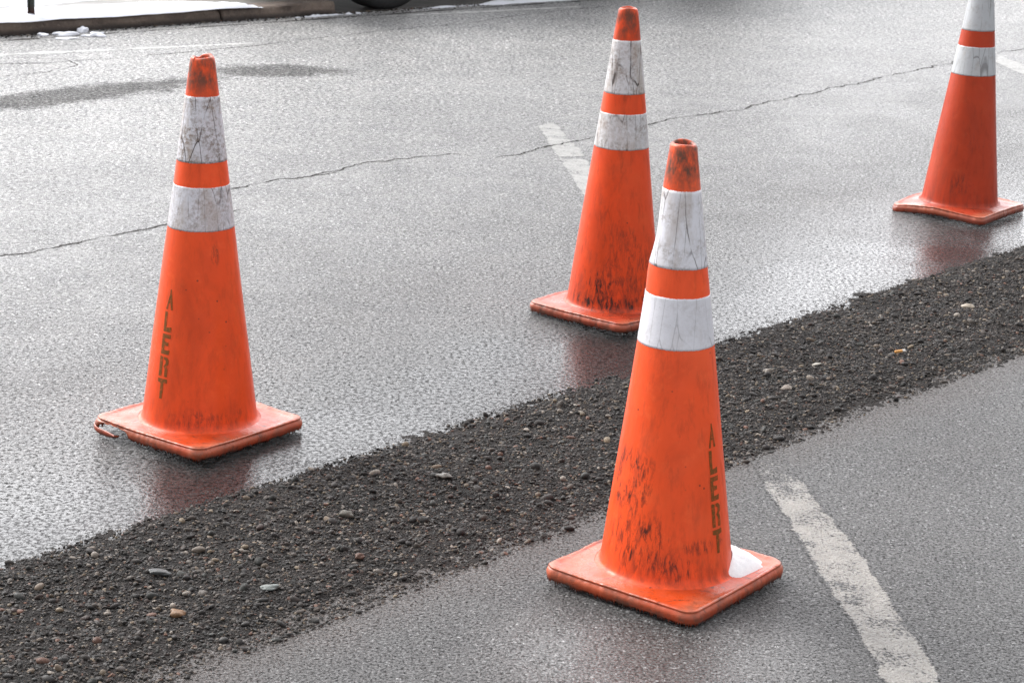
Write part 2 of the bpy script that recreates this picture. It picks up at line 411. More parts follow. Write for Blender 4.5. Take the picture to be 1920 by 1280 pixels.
PW = np.array([15, 15, 15, 10, 10, 8, 6, 9, 5, 2.8, 2.6, 3.0]); PW /= PW.sum()
def scatter(name, xy, z, size, sub, amp, mat, flat, sx=(.8, 1.5), sz=(.45, .8), pal=PAL, pw=PW, sink=.35, tilt=.35, variants=6):
    n = len(size); bv, bf = ico(sub); nv = len(bv); nf = len(bf)
    var = []
    for k in range(variants):
        d = rng.normal(0, 1, (5, 3)); ph = rng.uniform(0, 6, 5)
        r = 1 + amp * sum(np.sin(bv @ d[j] * 1.7 + ph[j]) for j in range(5)) / 2.2
        if sub == 1: r = r + rng.normal(0, amp * .5, nv)
        var.append(bv * r[:, None])
    var = np.array(var)[rng.integers(0, variants, n)]
    sc = np.stack([rng.uniform(*sx, n), rng.uniform(.75, 1.0, n), rng.uniform(*sz, n)], 1) * size[:, None] / 2
    Vv = var * sc[:, None, :]
    Vv = np.einsum('nij,nkj->nki', rot_mats(n, tilt), Vv)
    Vv[:, :, 0] += xy[0][:, None]; Vv[:, :, 1] += xy[1][:, None]
    Vv[:, :, 2] += (z + sc[:, 2] * (1 - 2 * sink))[:, None]
    V = Vv.reshape(-1, 3)
    Fc = (bf[None] + (np.arange(n) * nv)[:, None, None]).reshape(-1, 3)
    me = bpy.data.meshes.new(name)
    me.vertices.add(len(V)); me.vertices.foreach_set('co', V.astype(np.float32).ravel())
    me.loops.add(len(Fc) * 3); me.loops.foreach_set('vertex_index', Fc.astype(np.int32).ravel())
    me.polygons.add(len(Fc)); me.polygons.foreach_set('loop_start', np.arange(0, len(Fc) * 3, 3, dtype=np.int32))
    me.update(calc_edges=True)
    me.polygons.foreach_set('use_smooth', [not flat] * len(Fc))
    c = .72 * pal[rng.choice(len(pal), n, p=pw)] * rng.uniform(.7, 1.35, (n, 1))
    at = me.color_attributes.new('stone_colour', 'FLOAT_COLOR', 'POINT')
    at.data.foreach_set('color', np.repeat(np.c_[c, np.ones(n)], nv, 0).astype(np.float32).ravel())
    me.materials.append(mat)
    o = bpy.data.objects.new(name, me); COL.objects.link(o)
    return o
def stone_mat(name, rough0=.3, rough1=.65, solid=None):
    n = N(name); P = n.geo.outputs['Position']
    base = solid if solid else n.attr('stone_colour')['Color']
    v = n.noise(P, 240, 4, .65)
    dust = n.mix(n.rng(v, .40, .70), base, n.mix(.6, base, (.045, .036, .030)))
    return n.set(col=dust, rough=n.rng(n.noise(P, 90, 2), .35, .65, rough0, rough1), spec=.3, normal=n.bump(n.noise(P, 420, 3, .7), .6, .0015))
m_stone = stone_mat('wet_stone', .5, .85)
def pick(n, s0, s1, power, bias=None, tlo=2.865, thi=3.545):
    s = rng.uniform(s0, s1, n * 3); t = rng.uniform(tlo, thi, n * 3)
    w = (t - tlo) / (thi - tlo)
    den = np.clip(.42 + 1.1 * (1 - np.abs(w * 2 - 1.02) ** power) + .55 * fbm(s * 3.5, t * 3.5, 77, 3), .02, 1)
    k = rng.uniform(0, 1, n * 3) < den
    s, t = s[k][:n], t[k][:n]
    return s, t
def lay(name, n, s0, s1, lo_, hi_, sub, amp, flat, power=2, **kw):
    s, t = pick(n, s0, s1, power)
    size = lo_ + (hi_ - lo_) * rng.power(.55, len(s)) ** 1.3
    return scatter(name, st(s, t), np.maximum(strip_h(s, t), 0), size, sub, amp, m_stone, flat, **kw)
parts = [
    lay('gravel', 32000, 1.9, 7.9, .005, .012, 1, .28, True, 3, sz=(.3, .6)),
    lay('gravel', 62000, 1.9, 7.9, .0025, .0075, 1, .16, True, 4),
    lay('gravel', 5500, 1.9, 7.9, .005, .0125, 2, .17, False, 3),
    lay('gravel', 1500, 1.9, 7.9, .010, .022, 2, .13, False, 2, sink=.3),
]
# loose crumbs thrown onto the asphalt beside the strip
k = 6500
s = rng.uniform(1.9, 7.9, k); d = rng.exponential(.028, k)
t = np.where(rng.uniform(0, 1, k) < .6, 3.53 + d, 2.90 - d * .8)
parts.append(scatter('gravel', st(s, t), np.zeros(k), rng.uniform(.0015, .0045, k), 1, .16, m_stone, True, sz=(.25, .5), tilt=.1, pw=np.array([20, 18, 18, 10, 6, 6, 4, 1, 0, 0, 0, 0]) / 83.))
# join the gravel into one uncountable mass
def join_np(objs, name):
    Vs, Fs, Cs, Sm, o0 = [], [], [], [], 0
    for o in objs:
        me = o.data; nv = len(me.vertices); nf = len(me.polygons)
        v = np.empty(nv * 3, np.float32); me.vertices.foreach_get('co', v)
        f = np.empty(nf * 3, np.int32); me.loops.foreach_get('vertex_index', f)
        c = np.empty(nv * 4, np.float32); me.color_attributes['stone_colour'].data.foreach_get('color', c)
        sm = np.empty(nf, bool); me.polygons.foreach_get('use_smooth', sm)
        Vs.append(v); Fs.append(f + o0); Cs.append(c); Sm.append(sm); o0 += nv
        bpy.data.objects.remove(o); bpy.data.meshes.remove(me)
    v = np.concatenate(Vs); f = np.concatenate(Fs); c = np.concatenate(Cs); sm = np.concatenate(Sm)
    me = bpy.data.meshes.new(name)
    me.vertices.add(len(v) // 3); me.vertices.foreach_set('co', v)
    me.loops.add(len(f)); me.loops.foreach_set('vertex_index', f)
    me.polygons.add(len(f) // 3); me.polygons.foreach_set('loop_start', np.arange(0, len(f), 3, dtype=np.int32))
    me.update(calc_edges=True); me.polygons.foreach_set('use_smooth', sm)
    at = me.color_attributes.new('stone_colour', 'FLOAT_COLOR', 'POINT'); at.data.foreach_set('color', c)
    me.materials.append(m_stone)
    o = bpy.data.objects.new(name, me); COL.objects.link(o); return o
gravel = join_np(parts, 'gravel')
tag(gravel, kind='stuff')

# the few stones that stand out
def rock(x, y, size, col, label, seed, sx=1.2, sz=.6, yaw=0., cat='stone'):
    bv, bf = ico(4); r = np.random.default_rng(seed)
    d = r.normal(0, 1, (9, 3)); ph = r.uniform(0, 6, 9)
    size *= .80; col = tuple(c * .72 for c in col)
    rad = 1 + .13 * sum(np.sin(bv @ d[j] * 2.1 + ph[j]) for j in range(9)) / 1.6
    v = bv * rad[:, None] * np.array([sx, .9, sz]) * size / 2
    s_ = x * DS[0] + y * DS[1]; t_ = x * DN[0] + y * DN[1]
    z = max(float(strip_h(np.array([s_]), np.array([t_]))[0]), 0) + .003
    o = mesh_obj('stone', v, bf.tolist(), stone_mat('stone_colour', .35, .7, col))
    o.location = (x, y, z + size * sz * .12); o.rotation_euler = (r.uniform(-.15, .15), r.uniform(-.15, .15), yaw)
    return tag(o, label, cat, 'larger stones in the gravel strip')
rock(-.346, 4.597, .036, (.13, .12, .10), 'grey olive angular stone, largest one in the gravel left of the nearest cone', 1, 1.25, .62, -.3)
rock(-.300, 4.347, .028, (.16, .085, .06), 'reddish brown round stone in the gravel near its lower edge', 2, 1.15, .7)
rock(-.146, 4.864, .033, (.22, .21, .19), 'pale grey flat stone in the middle of the gravel below the left cones', 3, 1.4, .42, .2)
rock(.701, 5.815, .028, (.24, .21, .18), 'grey beige rounded stone just right of the nearest cone band', 4, 1.1, .7)
rock(.737, 5.677, .028, (.29, .24, .20), 'pinkish beige oval stone right of the nearest cone body', 5, 1.2, .55)
rock(1.397, 6.619, .034, (.50, .43, .34), 'cream lumpy stone in the gravel at the far right', 6, 1.35, .5)
rock(.841, 5.915, .022, (.62, .58, .50), 'small whitish chip of stone lying left of the cigarette butt', 7, 1.7, .4, .3)
rock(-.633, 4.02, .030, (.30, .17, .09), 'orange brown cobble in the gravel at the bottom left of the photo', 8, 1.15, .6)
rock(-.700, 4.21, .034, (.12, .13, .13), 'dark bluish grey flat stone in the gravel at the bottom left', 9, 1.5, .4, .3)
rock(-.640, 4.36, .026, (.18, .145, .115), 'brown domed pebble above the bluish grey flat stone', 10, 1.15, .7)
rock(-.47, 4.16, .030, (.22, .25, .24), 'long greenish grey flat stone near the lower gravel edge', 11, 1.7, .35, .05)

# cigarette butt
def tube(name, p0, p1, r0, r1, mat, parent=None, seg=20, rings=6):
    p0 = Vector(p0); p1 = Vector(p1); ax = (p1 - p0); L = ax.length; q = ax.to_track_quat('Z', 'Y').to_matrix()
    V, Fc = [], []
    for i in range(rings + 1):
        r = r0 + (r1 - r0) * i / rings
        for k in range(seg):
            a = 2 * math.pi * k / seg
            V.append(p0 + q @ Vector((r * math.cos(a), r * math.sin(a), L * i / rings)))
    for i in range(rings):
        for k in range(seg):
            Fc.append((i * seg + k, i * seg + (k + 1) % seg, (i + 1) * seg + (k + 1) % seg, (i + 1) * seg + k))
    Fc.append(tuple(range(seg))[::-1]); Fc.append(tuple(range(rings * seg, (rings + 1) * seg)))
    return mesh_obj(name, V, Fc, mat, parent)
def plain(name, col, rough=.6, spec=.5, nscale=60, var=.25, metal=0):
    n = N(name); P = n.tc.outputs['Object']
    v = n.noise(P, nscale, 4)
    return n.set(col=n.mix(n.rng(v, .3, .7), tuple(c * (1 - var) for c in col), tuple(min(1, c * (1 + var)) for c in col)), rough=rough, spec=spec, metal=metal)
butt = empty('cigarette_butt', (1.097, 6.049, .017)); butt.rotation_euler = (0, 0, .35)
tag(butt, 'orange and white cigarette butt lying in the gravel strip', 'cigarette butt')
tube('filter', (-.016, 0, .002), (.006, 0, .004), .0042, .0042, plain('butt_orange', (.62, .30, .08)), butt)
tube('paper', (.006, 0, .004), (.016, .001, .004), .0041, .0036, plain('butt_white', (.75, .72, .66)), butt)

# ------------------------------------------------------------------ traffic cones
H, ZB, RT, RB = .914, .0426, .0271, .1383
ZC, ZW1, ZO2, ZW2 = .8233, .6706, .6139, .5121
HALF, CR = .185, .030
def rad(z): return RB + (RT - RB) * (z - ZB) / (H - ZB)

def orange_mat(name, colr, scuffs, dirt=.3, seed=0., rough=.38, fade=.0, cap=.4):
    n = N(name); P = n.tc.outputs['Object']; Po = n.mapping(P, loc=(seed, seed * .7, seed * .3))
    X, Y, Z = n.sep(P)
    big = n.noise(Po, 7, 4, .6); st_ = n.noise(n.mapping(Po, scale=(1, 1, .22)), 55, 5, .65)
    dark = tuple(c * .62 for c in colr); lite = (min(1, colr[0] * 1.08), colr[1] * 1.5 + .01, colr[2] * 1.8 + .01)
    col = n.mix(n.rng(big, .3, .7), colr, tuple(c * .84 for c in colr))
    col = n.mix(n.rng(n.noise(Po, 22, 5, .7), .55, .8, 0, .5), col, lite)
    # broad faded and smudged areas
    sm1 = n.noise(n.mapping(Po, scale=(1, 1, .45), rot=(.3, .2, 0)), 9, 5, .68, .8)
    col = n.mix(n.rng(sm1, .48, .72, 0, .45), col, tuple(c * .50 for c in colr))
    col = n.mix(n.rng(n.noise(Po, 4, 3, .6), .55, .75, 0, .30), col, (min(1, colr[0] * .95), colr[1] * 1.7, colr[2] * 3.5))
    # overall grime
    gr = n.math('MULTIPLY', n.rng(st_, .52, .74), dirt)
    col = n.mix(gr, col, (.10, .025, .012))
    # grimy cap at the top
    cp = n.math('MULTIPLY', n.rng(Z, .80, .86), n.rng(n.noise(n.mapping(Po, scale=(1, 1, .5)), 38, 5, .7), .38, .60, 0, min(1, cap * 1.25)))
    col = n.mix(cp, col, (.085, .045, .028))
    # grime collecting at the foot
    ft = n.math('MULTIPLY', n.rng(Z, .13, .045), n.rng(st_, .36, .62, .0, .8))
    ft = n.math('MULTIPLY', ft, min(1, dirt * 1.6))
    col = n.mix(ft, col, (.05, .016, .010))
    # little nicks
    nick = n.math('MULTIPLY', n.rng(n.voro(Po, 30), .05, .085, 1, 0), n.rng(n.noise(Po, 6, 2), .48, .56))
    col = n.mix(n.math('MULTIPLY', nick, .75), col, (.07, .015, .01))
    # scuffed patches: (angle vector x, z centre, half widths, strength)
    for (sx_, sz_, wx, wz, stg, tilt) in scuffs:
        u = n.math('MULTIPLY', n.math('SUBTRACT', X, sx_), 1 / wx)
        v = n.math('MULTIPLY', n.math('SUBTRACT', Z, sz_), 1 / wz)
        d = n.math('SQRT', n.math('ADD', n.math('MULTIPLY', u, u), n.math('MULTIPLY', v, v)))
        m = n.rng(n.math('ADD', d, n.math('MULTIPLY', n.math('SUBTRACT', n.noise(Po, 18, 3), .5), 1.2)), .35, 1.1, 1, 0, True)
        m = n.math('MULTIPLY', m, n.rng(Y, .0, -.02))
        sn = n.noise(n.mapping(Po, scale=(1, 1, .27 if tilt >= .2 else .18), rot=(0, tilt * 1.2, 0)), 88 if tilt >= .2 else 115, 6, .74, .5)
        m2 = n.math('MULTIPLY', m, n.rng(sn, .48, .62, 0, stg))
        col = n.mix(m2, col, (.035, .014, .010))
    r = n.math('ADD', n.rng(st_, .3, .7, rough - .06, rough + .14), n.math('MULTIPLY', gr, .3))
    h = n.math('ADD', n.noise(Po, 12, 3), n.math('MULTIPLY', n.noise(Po, 260, 3), .10))
    return n.set(col=col, rough=r, normal=n.bump(h, .35, .004), spec=.32, sss=0.0)

def white_mat(name, dirt, seed, tint=(.66, .66, .70), low=.95):
    n = N(name); P = n.tc.outputs['Object']; Po = n.mapping(P, loc=(seed * 1.3, seed, seed * .5))
    X, Y, Z = n.sep(P)
    col = n.mix(n.rng(n.noise(Po, 9, 4), .3, .7), tint, tuple(c * .86 for c in tint))
    # sheeting mottled with grime
    m1 = n.math('MULTIPLY', n.rng(n.noise(Po, 20, 6, .72), .62 - .30 * dirt, .76 - .24 * dirt), n.rng(n.noise(Po, 110, 5, .75), .42, .60))
    lowk = n.rng(Z, .62, .66, low, 1)
    m1 = n.math('MULTIPLY', m1, lowk)
    col = n.mix(n.math('MULTIPLY', m1, dirt), col, (.19, .145, .115))
    m2 = n.math('MULTIPLY', n.rng(n.noise(n.mapping(Po, scale=(1, 1, .35)), 16, 5, .7), .58 - .12 * dirt, .70 - .10 * dirt), dirt)
    m2 = n.math('MULTIPLY', m2, lowk)
    col = n.mix(n.math('MULTIPLY', m2, .75), col, (.36, .29, .235))
    # vertical cracks in the sheeting
    w = n.t.nodes.new('ShaderNodeVectorMath'); w.operation = 'ADD'
    wn = n.noise(n.mapping(Po, scale=(1, 1, 1)), 18, 4, .6, col=True)
    sc = n.t.nodes.new('ShaderNodeVectorMath'); sc.operation = 'SCALE'; n.link(wn, sc.inputs[0]); sc.inputs['Scale'].default_value = .0045
    n.link(Po, w.inputs[0]); n.link(sc.outputs[0], w.inputs[1])
    cd = n.voro(n.mapping(w.outputs[0], scale=(1, 1, .035)), 34, 'DISTANCE_TO_EDGE')
    ck = n.math('MULTIPLY', n.rng(cd, .008, .026, 1, 0), n.rng(n.noise(Po, 11, 3), .40, .50))
    ck = n.math('MULTIPLY', ck, lowk)
    col = n.mix(n.math('MULTIPLY', ck, min(1, dirt * 1.1 + .1)), col, (.055, .04, .035))
    ft = n.noise(Po, 340, 2)
    sp = n.rng(n.noise(Po, 190, 3, .7), .68, .74)
    col = n.mix(n.math('MULTIPLY', sp, dirt), col, (.10, .075, .06))
    h = n.math('SUBTRACT', n.noise(Po, 200, 3), ck)
    return n.set(col=col, rough=.42, spec=.4, normal=n.bump(h, .4, .001))

def base_mat(name, colr, seed, pale=.5, grime=.5):
    n = N(name); P = n.tc.outputs['Object']; Po = n.mapping(P, loc=(seed * 1.7, seed, 0))
    X, Y, Z = n.sep(P)
    col = n.mix(n.rng(n.noise(Po, 9, 4, .6), .3, .7), colr, tuple(c * .75 for c in colr))
    # weathered paler skin out towards the rim
    rr = n.math('MAXIMUM', n.math('ABSOLUTE', n.dot(P, (.7071, .7071, 0))), n.math('ABSOLUTE', n.dot(P, (.7071, -.7071, 0))))
    rim = n.rng(n.math('ADD', rr, n.math('MULTIPLY', n.math('SUBTRACT', n.noise(Po, 16, 4, .65), .5), .07)), .145, .178)
    col = n.mix(n.math('MULTIPLY', rim, pale), col, (.46, .135, .070))
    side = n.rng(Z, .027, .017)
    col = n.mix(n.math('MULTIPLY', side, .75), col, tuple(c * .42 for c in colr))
    mott = n.rng(n.noise(Po, 26, 5, .7), .42, .62)
    col = n.mix(n.math('MULTIPLY', n.math('MULTIPLY', n.math('MAXIMUM', side, n.math('MULTIPLY', rim, .6)), mott), grime), col, (.085, .048, .032))
    sm = n.math('MULTIPLY', n.rng(n.noise(n.mapping(Po, rot=(0, 0, .7), scale=(1, 2.2, 1)), 30, 5, .75), .56, .68), grime)
    col = n.mix(sm, col, (.07, .03, .02))
    rough = n.rng(n.noise(Po, 20, 4, .65), .35, .65, .22, .46)
    h = n.math('ADD', n.math('MULTIPLY', n.noise(Po, 30, 4, .6), 1.0), n.math('MULTIPLY', n.noise(Po, 300, 3, .7), .12))
    return n.set(col=col, rough=rough, spec=.5, normal=n.bump(h, .6, .004))

def lathe(name, rows, seg, mat, parent, fn=None, closed=False):
    """rows of (r, z); fn(theta, r, z) -> (x, y, z)"""
    V, Fc = [], []
    for (r, z) in rows:
        for k in range(seg):
            th = 2 * math.pi * k / seg
            V.append(fn(th, r, z))
    for i in range(len(rows) - 1):
        for k in range(seg):
            Fc.append((i * seg + k, i * seg + (k + 1) % seg, (i + 1) * seg + (k + 1) % seg, (i + 1) * seg + k))
    return mesh_obj(name, V, Fc, mat, parent)

def square_radius(phi, half, cr):
    """distance from centre to a rounded square with a corner at phi=0"""
    a = (phi - math.pi / 4) % (math.pi / 2)          # corner at phi = 0 => diagonal
    a = (phi + math.pi / 4) % (math.pi / 2) - math.pi / 4   # angle from nearest side normal ... shifted below
    a = abs(((phi) % (math.pi / 2)) - math.pi / 4)   # 0 at side centre, pi/4 at corner
    r = half / math.cos(a)
    c = half - cr
    # inside corner zone?
    if r * math.sin(a) > c:
        # solve |(r cos a - c, r sin a - c)| = cr
        B = c * (math.cos(a) + math.sin(a)); D = B * B - (2 * c * c - cr * cr)
        r = B + math.sqrt(max(D, 0))
    return r

def make_cone(x, y, yaw, tx, ty, mats, label, seed, top_fn=None, dent=None, warp=None, lift=None, letters=None, torn=False, flags=True):
    root = empty('traffic_cone', (x, y, 0))
    tag(root, label, 'traffic cone', 'orange traffic cones')
    m_o, m_w, m_b = mats
    r_ = random.Random(seed)
    def body(off):
        def fn(th, r, z):
            rr = r + off
            if z > ZB: rr += .0012 * math.sin(2 * th + seed) * (1 if z < .9 else .3) + .0006 * math.sin(3 * th + z * 9 + seed)
            if dent: rr += dent(th, z)
            zz = z
            if top_fn and z > .86: zz += top_fn(th) * (z - .86) / (H - .86)
            return (rr * math.cos(th) + zz * tx, rr * math.sin(th) + zz * ty, zz - 0)
        return fn
    rows = [(RB + .026, .0340), (RB + .018, .0372), (RB + .011, .0392), (RB + .005, .0425), (RB + .0015, .0455)]
    zs = np.linspace(.050, H - .006, 90)
    rows += [(rad(z), z) for z in zs]
    rows += [(rad(H) - .0008, H - .003), (rad(H) - .003, H - .0008), (rad(H) - .0055, H), (rad(H) - .008, H - .0012), (rad(H) - .0095, H - .004), (rad(H) - .010, H - .012), (rad(H) - .009, H - .06), (rad(H) - .004, H - .16)]
    lathe('cone_body', rows, 128, m_o, root, body(0))
    def collar(z0, z1, nm='reflective_collar'):
        zz = np.linspace(z0, z1, 26)
        rw = [(rad(z0) - .0005, z0 - .0002)] + [(rad(z) + .0006, z) for z in zz] + [(rad(z1) - .0005, z1 + .0002)]
        fn0 = body(0)
        def fn(th, r, z):
            e = .0003 * (math.sin(th * 9 + seed * 2) + math.sin(th * 37 + seed) + math.sin(th * 61 + seed * 3)) * (1 if abs(z - z0) < .002 or abs(z - z1) < .002 else 0)
            return fn0(th, r, z + e)
        lathe(nm, rw, 128, m_w, root, fn)
    collar(ZW1, ZC); collar(ZW2, ZO2)
    # ---- base plate
    seg = 640
    fr = [0, .12, .3, .5, .66, .74, .80, .87, .93, .965]
    zt = [.0330, .0312, .0296, .0284, .0278, .0284, .0302, .0308, .0298, .0278]
    V, Fc = [], []
    r0 = RB + .010
    prof = [('f', f, z) for f, z in zip(fr, zt)] + [('e', -.0080, .0272), ('e', -.0050, .0258), ('e', -.0025, .0235), ('e', -.0006, .0200), ('e', .0004, .0160), ('e', .0002, .0110), ('e', -.0012, .0066), ('t', -.0020, .0040), ('i', -.006, .0080), ('i', -.010, .0180), ('i', -.034, .0185), ('i', -.0355, .0040), ('i', -.037, .0040), ('i', -.040, .0185), ('i', -.06, .0190)]
    jag = [r_.random() for _ in range(seg)]
    for (kd, p, z) in prof:
        for k in range(seg):
            th = 2 * math.pi * k / seg
            Rr = square_radius(th - yaw, HALF, CR)
            if torn and kd == 'i' and -.05 < p < -.03: p = p + .023
            rr = r0 + (Rr - r0) * p if kd == 'f' else Rr + p
            zz = z
            wob = 0
            if kd == 't':
                zz = z - (.0100 * jag[k] ** 1.3 if k % 2 else -.0016) + .0006 * math.sin(th * 23 + seed)
            wob = .0003 * math.sin(th * 31 + seed * 3) + .0002 * math.sin(th * 67 + seed) + .0009 * math.sin(th * 9 + seed)
            if p and kd != 'f' or (kd == 'f' and p > .7): rr += wob; zz += wob * .7
            lx, ly = rr * math.cos(th), rr * math.sin(th)
            w = 0
            if warp: w = warp(lx, ly, rr, th)
            if lift: zz *= 1
            if torn and kd in 'eti':
                # split seam beside the left corner: the skirt there is gone
                dth = ((th - (yaw + math.pi)) % (2 * math.pi))
                if .05 < dth < .50 and kd in 'eti':
                    f = math.sin((dth - .05) / .45 * math.pi) ** .4
                    if (p > -.0079 or kd in 'ti') and p > -.02: zz = zz * (1 - f) + (.0235 + .001 * math.sin(dth * 60)) * f
            V.append((lx + zz * tx, ly + zz * ty, max(zz + w + .0065 + .001 * (kd != 't'), .001)))
    nr = len(prof)
    for i in range(nr - 1):
        for k in range(seg):
            Fc.append((i * seg + k, (i + 1) * seg + k, (i + 1) * seg + (k + 1) % seg, i * seg + (k + 1) % seg))
    mesh_obj('base_plate', V, Fc, m_b, root)
    # feet under the plate
    if torn:
        V, Fc = [], []
        nn = 26; mm = 8
        for i in range(nn):
            f = i / (nn - 1); dth = .0 + .40 * f
            th = yaw + math.pi - .03 + dth
            Rr = square_radius(th - yaw, HALF, CR)
            out = .001 + .004 * math.sin(f * 2.4) + .010 * f ** 4 ; drop = .008 * min(1, f * 3) ** .7 + .004 * f
            wd = (.020 * (1 - f ** 4 * .75))
            for j in range(mm):
                q = j / (mm - 1)
                zz = .030 - drop - wd * q
                rr = Rr + out - .006 * q * q * (1 + f) + .004 * math.sin(q * 3.1)
                V.append((rr * math.cos(th), rr * math.sin(th), max(zz, .002)))
        for i in range(nn - 1):
            for j in range(mm - 1):
                Fc.append((i * mm + j, i * mm + j + 1, (i + 1) * mm + j + 1, (i + 1) * mm + j))
        o = mesh_obj('torn_lip', V, Fc, m_b, root)
        sm = o.modifiers.new('thick', 'SOLIDIFY'); sm.thickness = .0035; sm.offset = -1
    if letters:
        ph, z1, z0, wd, mat = letters
        d = math.hypot(x, y); vx, vy = x / d, y / d
        a0 = math.atan2(-vy * math.cos(R(ph)) + (-vx) * math.sin(R(ph)), -vx * math.cos(R(ph)) + vy * math.sin(R(ph)))
        G = dict(
            A=[[(.02, 0), (.26, 0), (.50, .60), (.40, .74)], [(.42, 1.0), (.56, 1.0), (.98, .0), (.72, -.02), (.50, .52), (.42, .80)], [(.36, .30), (.62, .36), (.58, .46), (.42, .40)]],
            L=[[(.0, 1), (.34, 1), (.34, .20), (1, .26), (1, .0), (0, 0)]],
            E=[[(.0, 1), (1, 1), (1, .80), (.36, .80), (.36, .62), (.80, .60), (.80, .42), (.36, .42), (.36, .19), (1, .22), (.96, .0), (.0, .0)]],
            R=[[(.0, 1), (.36, .97), (.36, .0), (.0, .0)], [(.46, .98), (.80, .98), (1, .84), (1, .66), (.84, .52), (.98, .36), (.98, .0), (.64, .0), (.66, .38), (.50, .52), (.70, .66), (.70, .80), (.46, .86)]],
            T=[[(.0, 1), (1, 1), (1, .80), (.66, .78), (.62, .0), (.36, .0), (.34, .78), (.0, .82)]])
        def inside(px, py, poly):
            c = False; j = len(poly) - 1
            for i in range(len(poly)):
                (xi, yi), (xj, yj) = poly[i], poly[j]
                if (yi > py) != (yj > py) and px < (xj - xi) * (py - yi) / (yj - yi) + xi: c = not c
                j = i
            return c
        lh = (z1 - z0) / 5; gap = .10
        V, Fc = [], []; nx, ny = 26, 40
        fb = body(.0006)
        for li, ch in enumerate('ALERT'):
            zt_ = z1 - li * lh; zb_ = zt_ - lh * (1 - gap)
            vid = {}
            def vert(i, j):
                if (i, j) in vid: return vid[(i, j)]
                u = i / nx - .5; v = j / ny
                z = zb_ + (zt_ - zb_) * v; rr = rad(z)
                th = a0 + (u * wd * (1.0 + .08 * li)) / rr
                V.append(fb(th, rr, z)); vid[(i, j)] = len(V) - 1; return len(V) - 1
            for i in range(nx):
                for j in range(ny):
                    if any(inside((i + .5) / nx, (j + .5) / ny, p) for p in G[ch]):
                        Fc.append((vert(i, j), vert(i + 1, j), vert(i + 1, j + 1), vert(i, j + 1)))
        mesh_obj('stencil_lettering', V, Fc, mat, root)
    return root

n = N('stencil_paint'); P = n.tc.outputs['Object']
m_ink = n.set(col=n.mix(n.rng(n.noise(P, 130, 5, .75), .50, .68), (.17, .058, .005), (.52, .075, .012)), rough=.6, spec=.3)
O_A = (.88, .084, .010); O_B = (.96, .098, .018); O_C = (.80, .072, .010); O_D = (.47, .040, .005)

# nearest cone
def top4(th): return -.002 * math.cos(th + 1.2) - .0015 * math.cos(2 * th)
def dent4(th, z):
    d = (th - math.pi + .1 + math.pi) % (2 * math.pi) - math.pi
    d2 = abs(((th - 2.9 + math.pi) % (2 * math.pi)) - math.pi)
    return -.0045 * math.exp(-(d2 / .55) ** 2 - ((z - .74) / .05) ** 2) + .003 * math.exp(-(d2 / .5) ** 2 - ((z - .66) / .03) ** 2)
cone_near = make_cone(.3367, 4.3052, .1446, -.012, .0474,
    (orange_mat('orange_rubber_near', O_B, [(-.085, .235, .050, .085, .95, .25), (-.060, .115, .080, .075, .95, .1), (.0, .075, .09, .03, .8, 0), (.06, .12, .05, .02, .7, 0)], .30, 3.1, .36, cap=.75),
     white_mat('white_sheeting_near', .58, 4.4, (.74, .74, .79), .40), base_mat('plate_near', (.66, .075, .014), 2.2, .6, .85)),
    'nearest traffic cone with snow on its base and ALERT down its right side', 4, top4, dent4,
    warp=lambda lx, ly, rr, th: .003 * math.sin(th * 2 + 1) * max(0, rr - .15) / .1, letters=(53, .362, .094, .0225, m_ink))
# left cone
def top1(th):
    a = (th - .9 + math.pi) % (2 * math.pi) - math.pi
    return .005 * math.exp(-(a / .6) ** 2) - .003 * math.exp(-((a + 2.8) / .8) ** 2) - .005 * math.exp(-((a - 1.3) / .35) ** 2)
make_cone(-.7552, 5.1606, .141, .0026, .054,
    (orange_mat('orange_rubber_left', O_A, [(.03, .07, .10, .03, .6, 0), (.045, .46, .012, .03, .7, 0)], .22, 7.7, .34, cap=.7),
     white_mat('white_sheeting_left', .92, 1.9, (.68, .68, .73), .66), base_mat('plate_left', (.62, .065, .012), 5.2, .75, .8)),
    'left traffic cone with a torn base corner and ALERT down its left side', 1, top1,
    warp=lambda lx, ly, rr, th: (.004 * math.cos(th - 3.2) + .003) * max(0, rr - .15) / .1, letters=(-45.5, .372, .108, .0225, m_ink), torn=True)
# middle cone behind
make_cone(.2971, 6.4044, .0696, .0002, -.0185,
    (orange_mat('orange_rubber_middle', O_C, [(-.05, .065, .10, .040, 1.0, .25), (.05, .08, .10, .05, 1.0, .2), (-.04, .12, .10, .055, 1.0, .3), (.03, .16, .11, .14, .55, .25), (-.02, .29, .05, .08, .35, .1), (.02, .80, .03, .03, .6, 0)], .42, 11.3, .36, cap=.7),
     white_mat('white_sheeting_middle', .74, 8.2, (.68, .68, .70)), base_mat('plate_middle', (.46, .055, .022), 9.1, .6, .85)),
    'middle traffic cone with a black sooty foot, partly behind the nearest cone', 2,
    lambda th: -.002 * math.cos(2 * th),
    warp=lambda lx, ly, rr, th: .002 * math.sin(th * 3) * max(0, rr - .15) / .1)
# right cone
make_cone(1.6264, 8.0402, .1372, .017, .0046,
    (orange_mat('orange_rubber_right', O_D, [(-.03, .13, .06, .05, .55, .1), (.02, .27, .05, .05, .3, 0)], .32, 15.9, .4, cap=.3),
     white_mat('white_sheeting_right', .42, 12.2, (.50, .52, .54)), base_mat('plate_right', (.44, .050, .020), 13.3, .75, .5)),
    'dark red orange traffic cone at the far right with a warped curling base', 3,
    warp=lambda lx, ly, rr, th: (.018 * math.exp(-((th - 4.05) / .38) ** 2) - .008 * math.exp(-((th - 3.28) / .2) ** 2) - .006) * max(0, rr - .15) / .1)

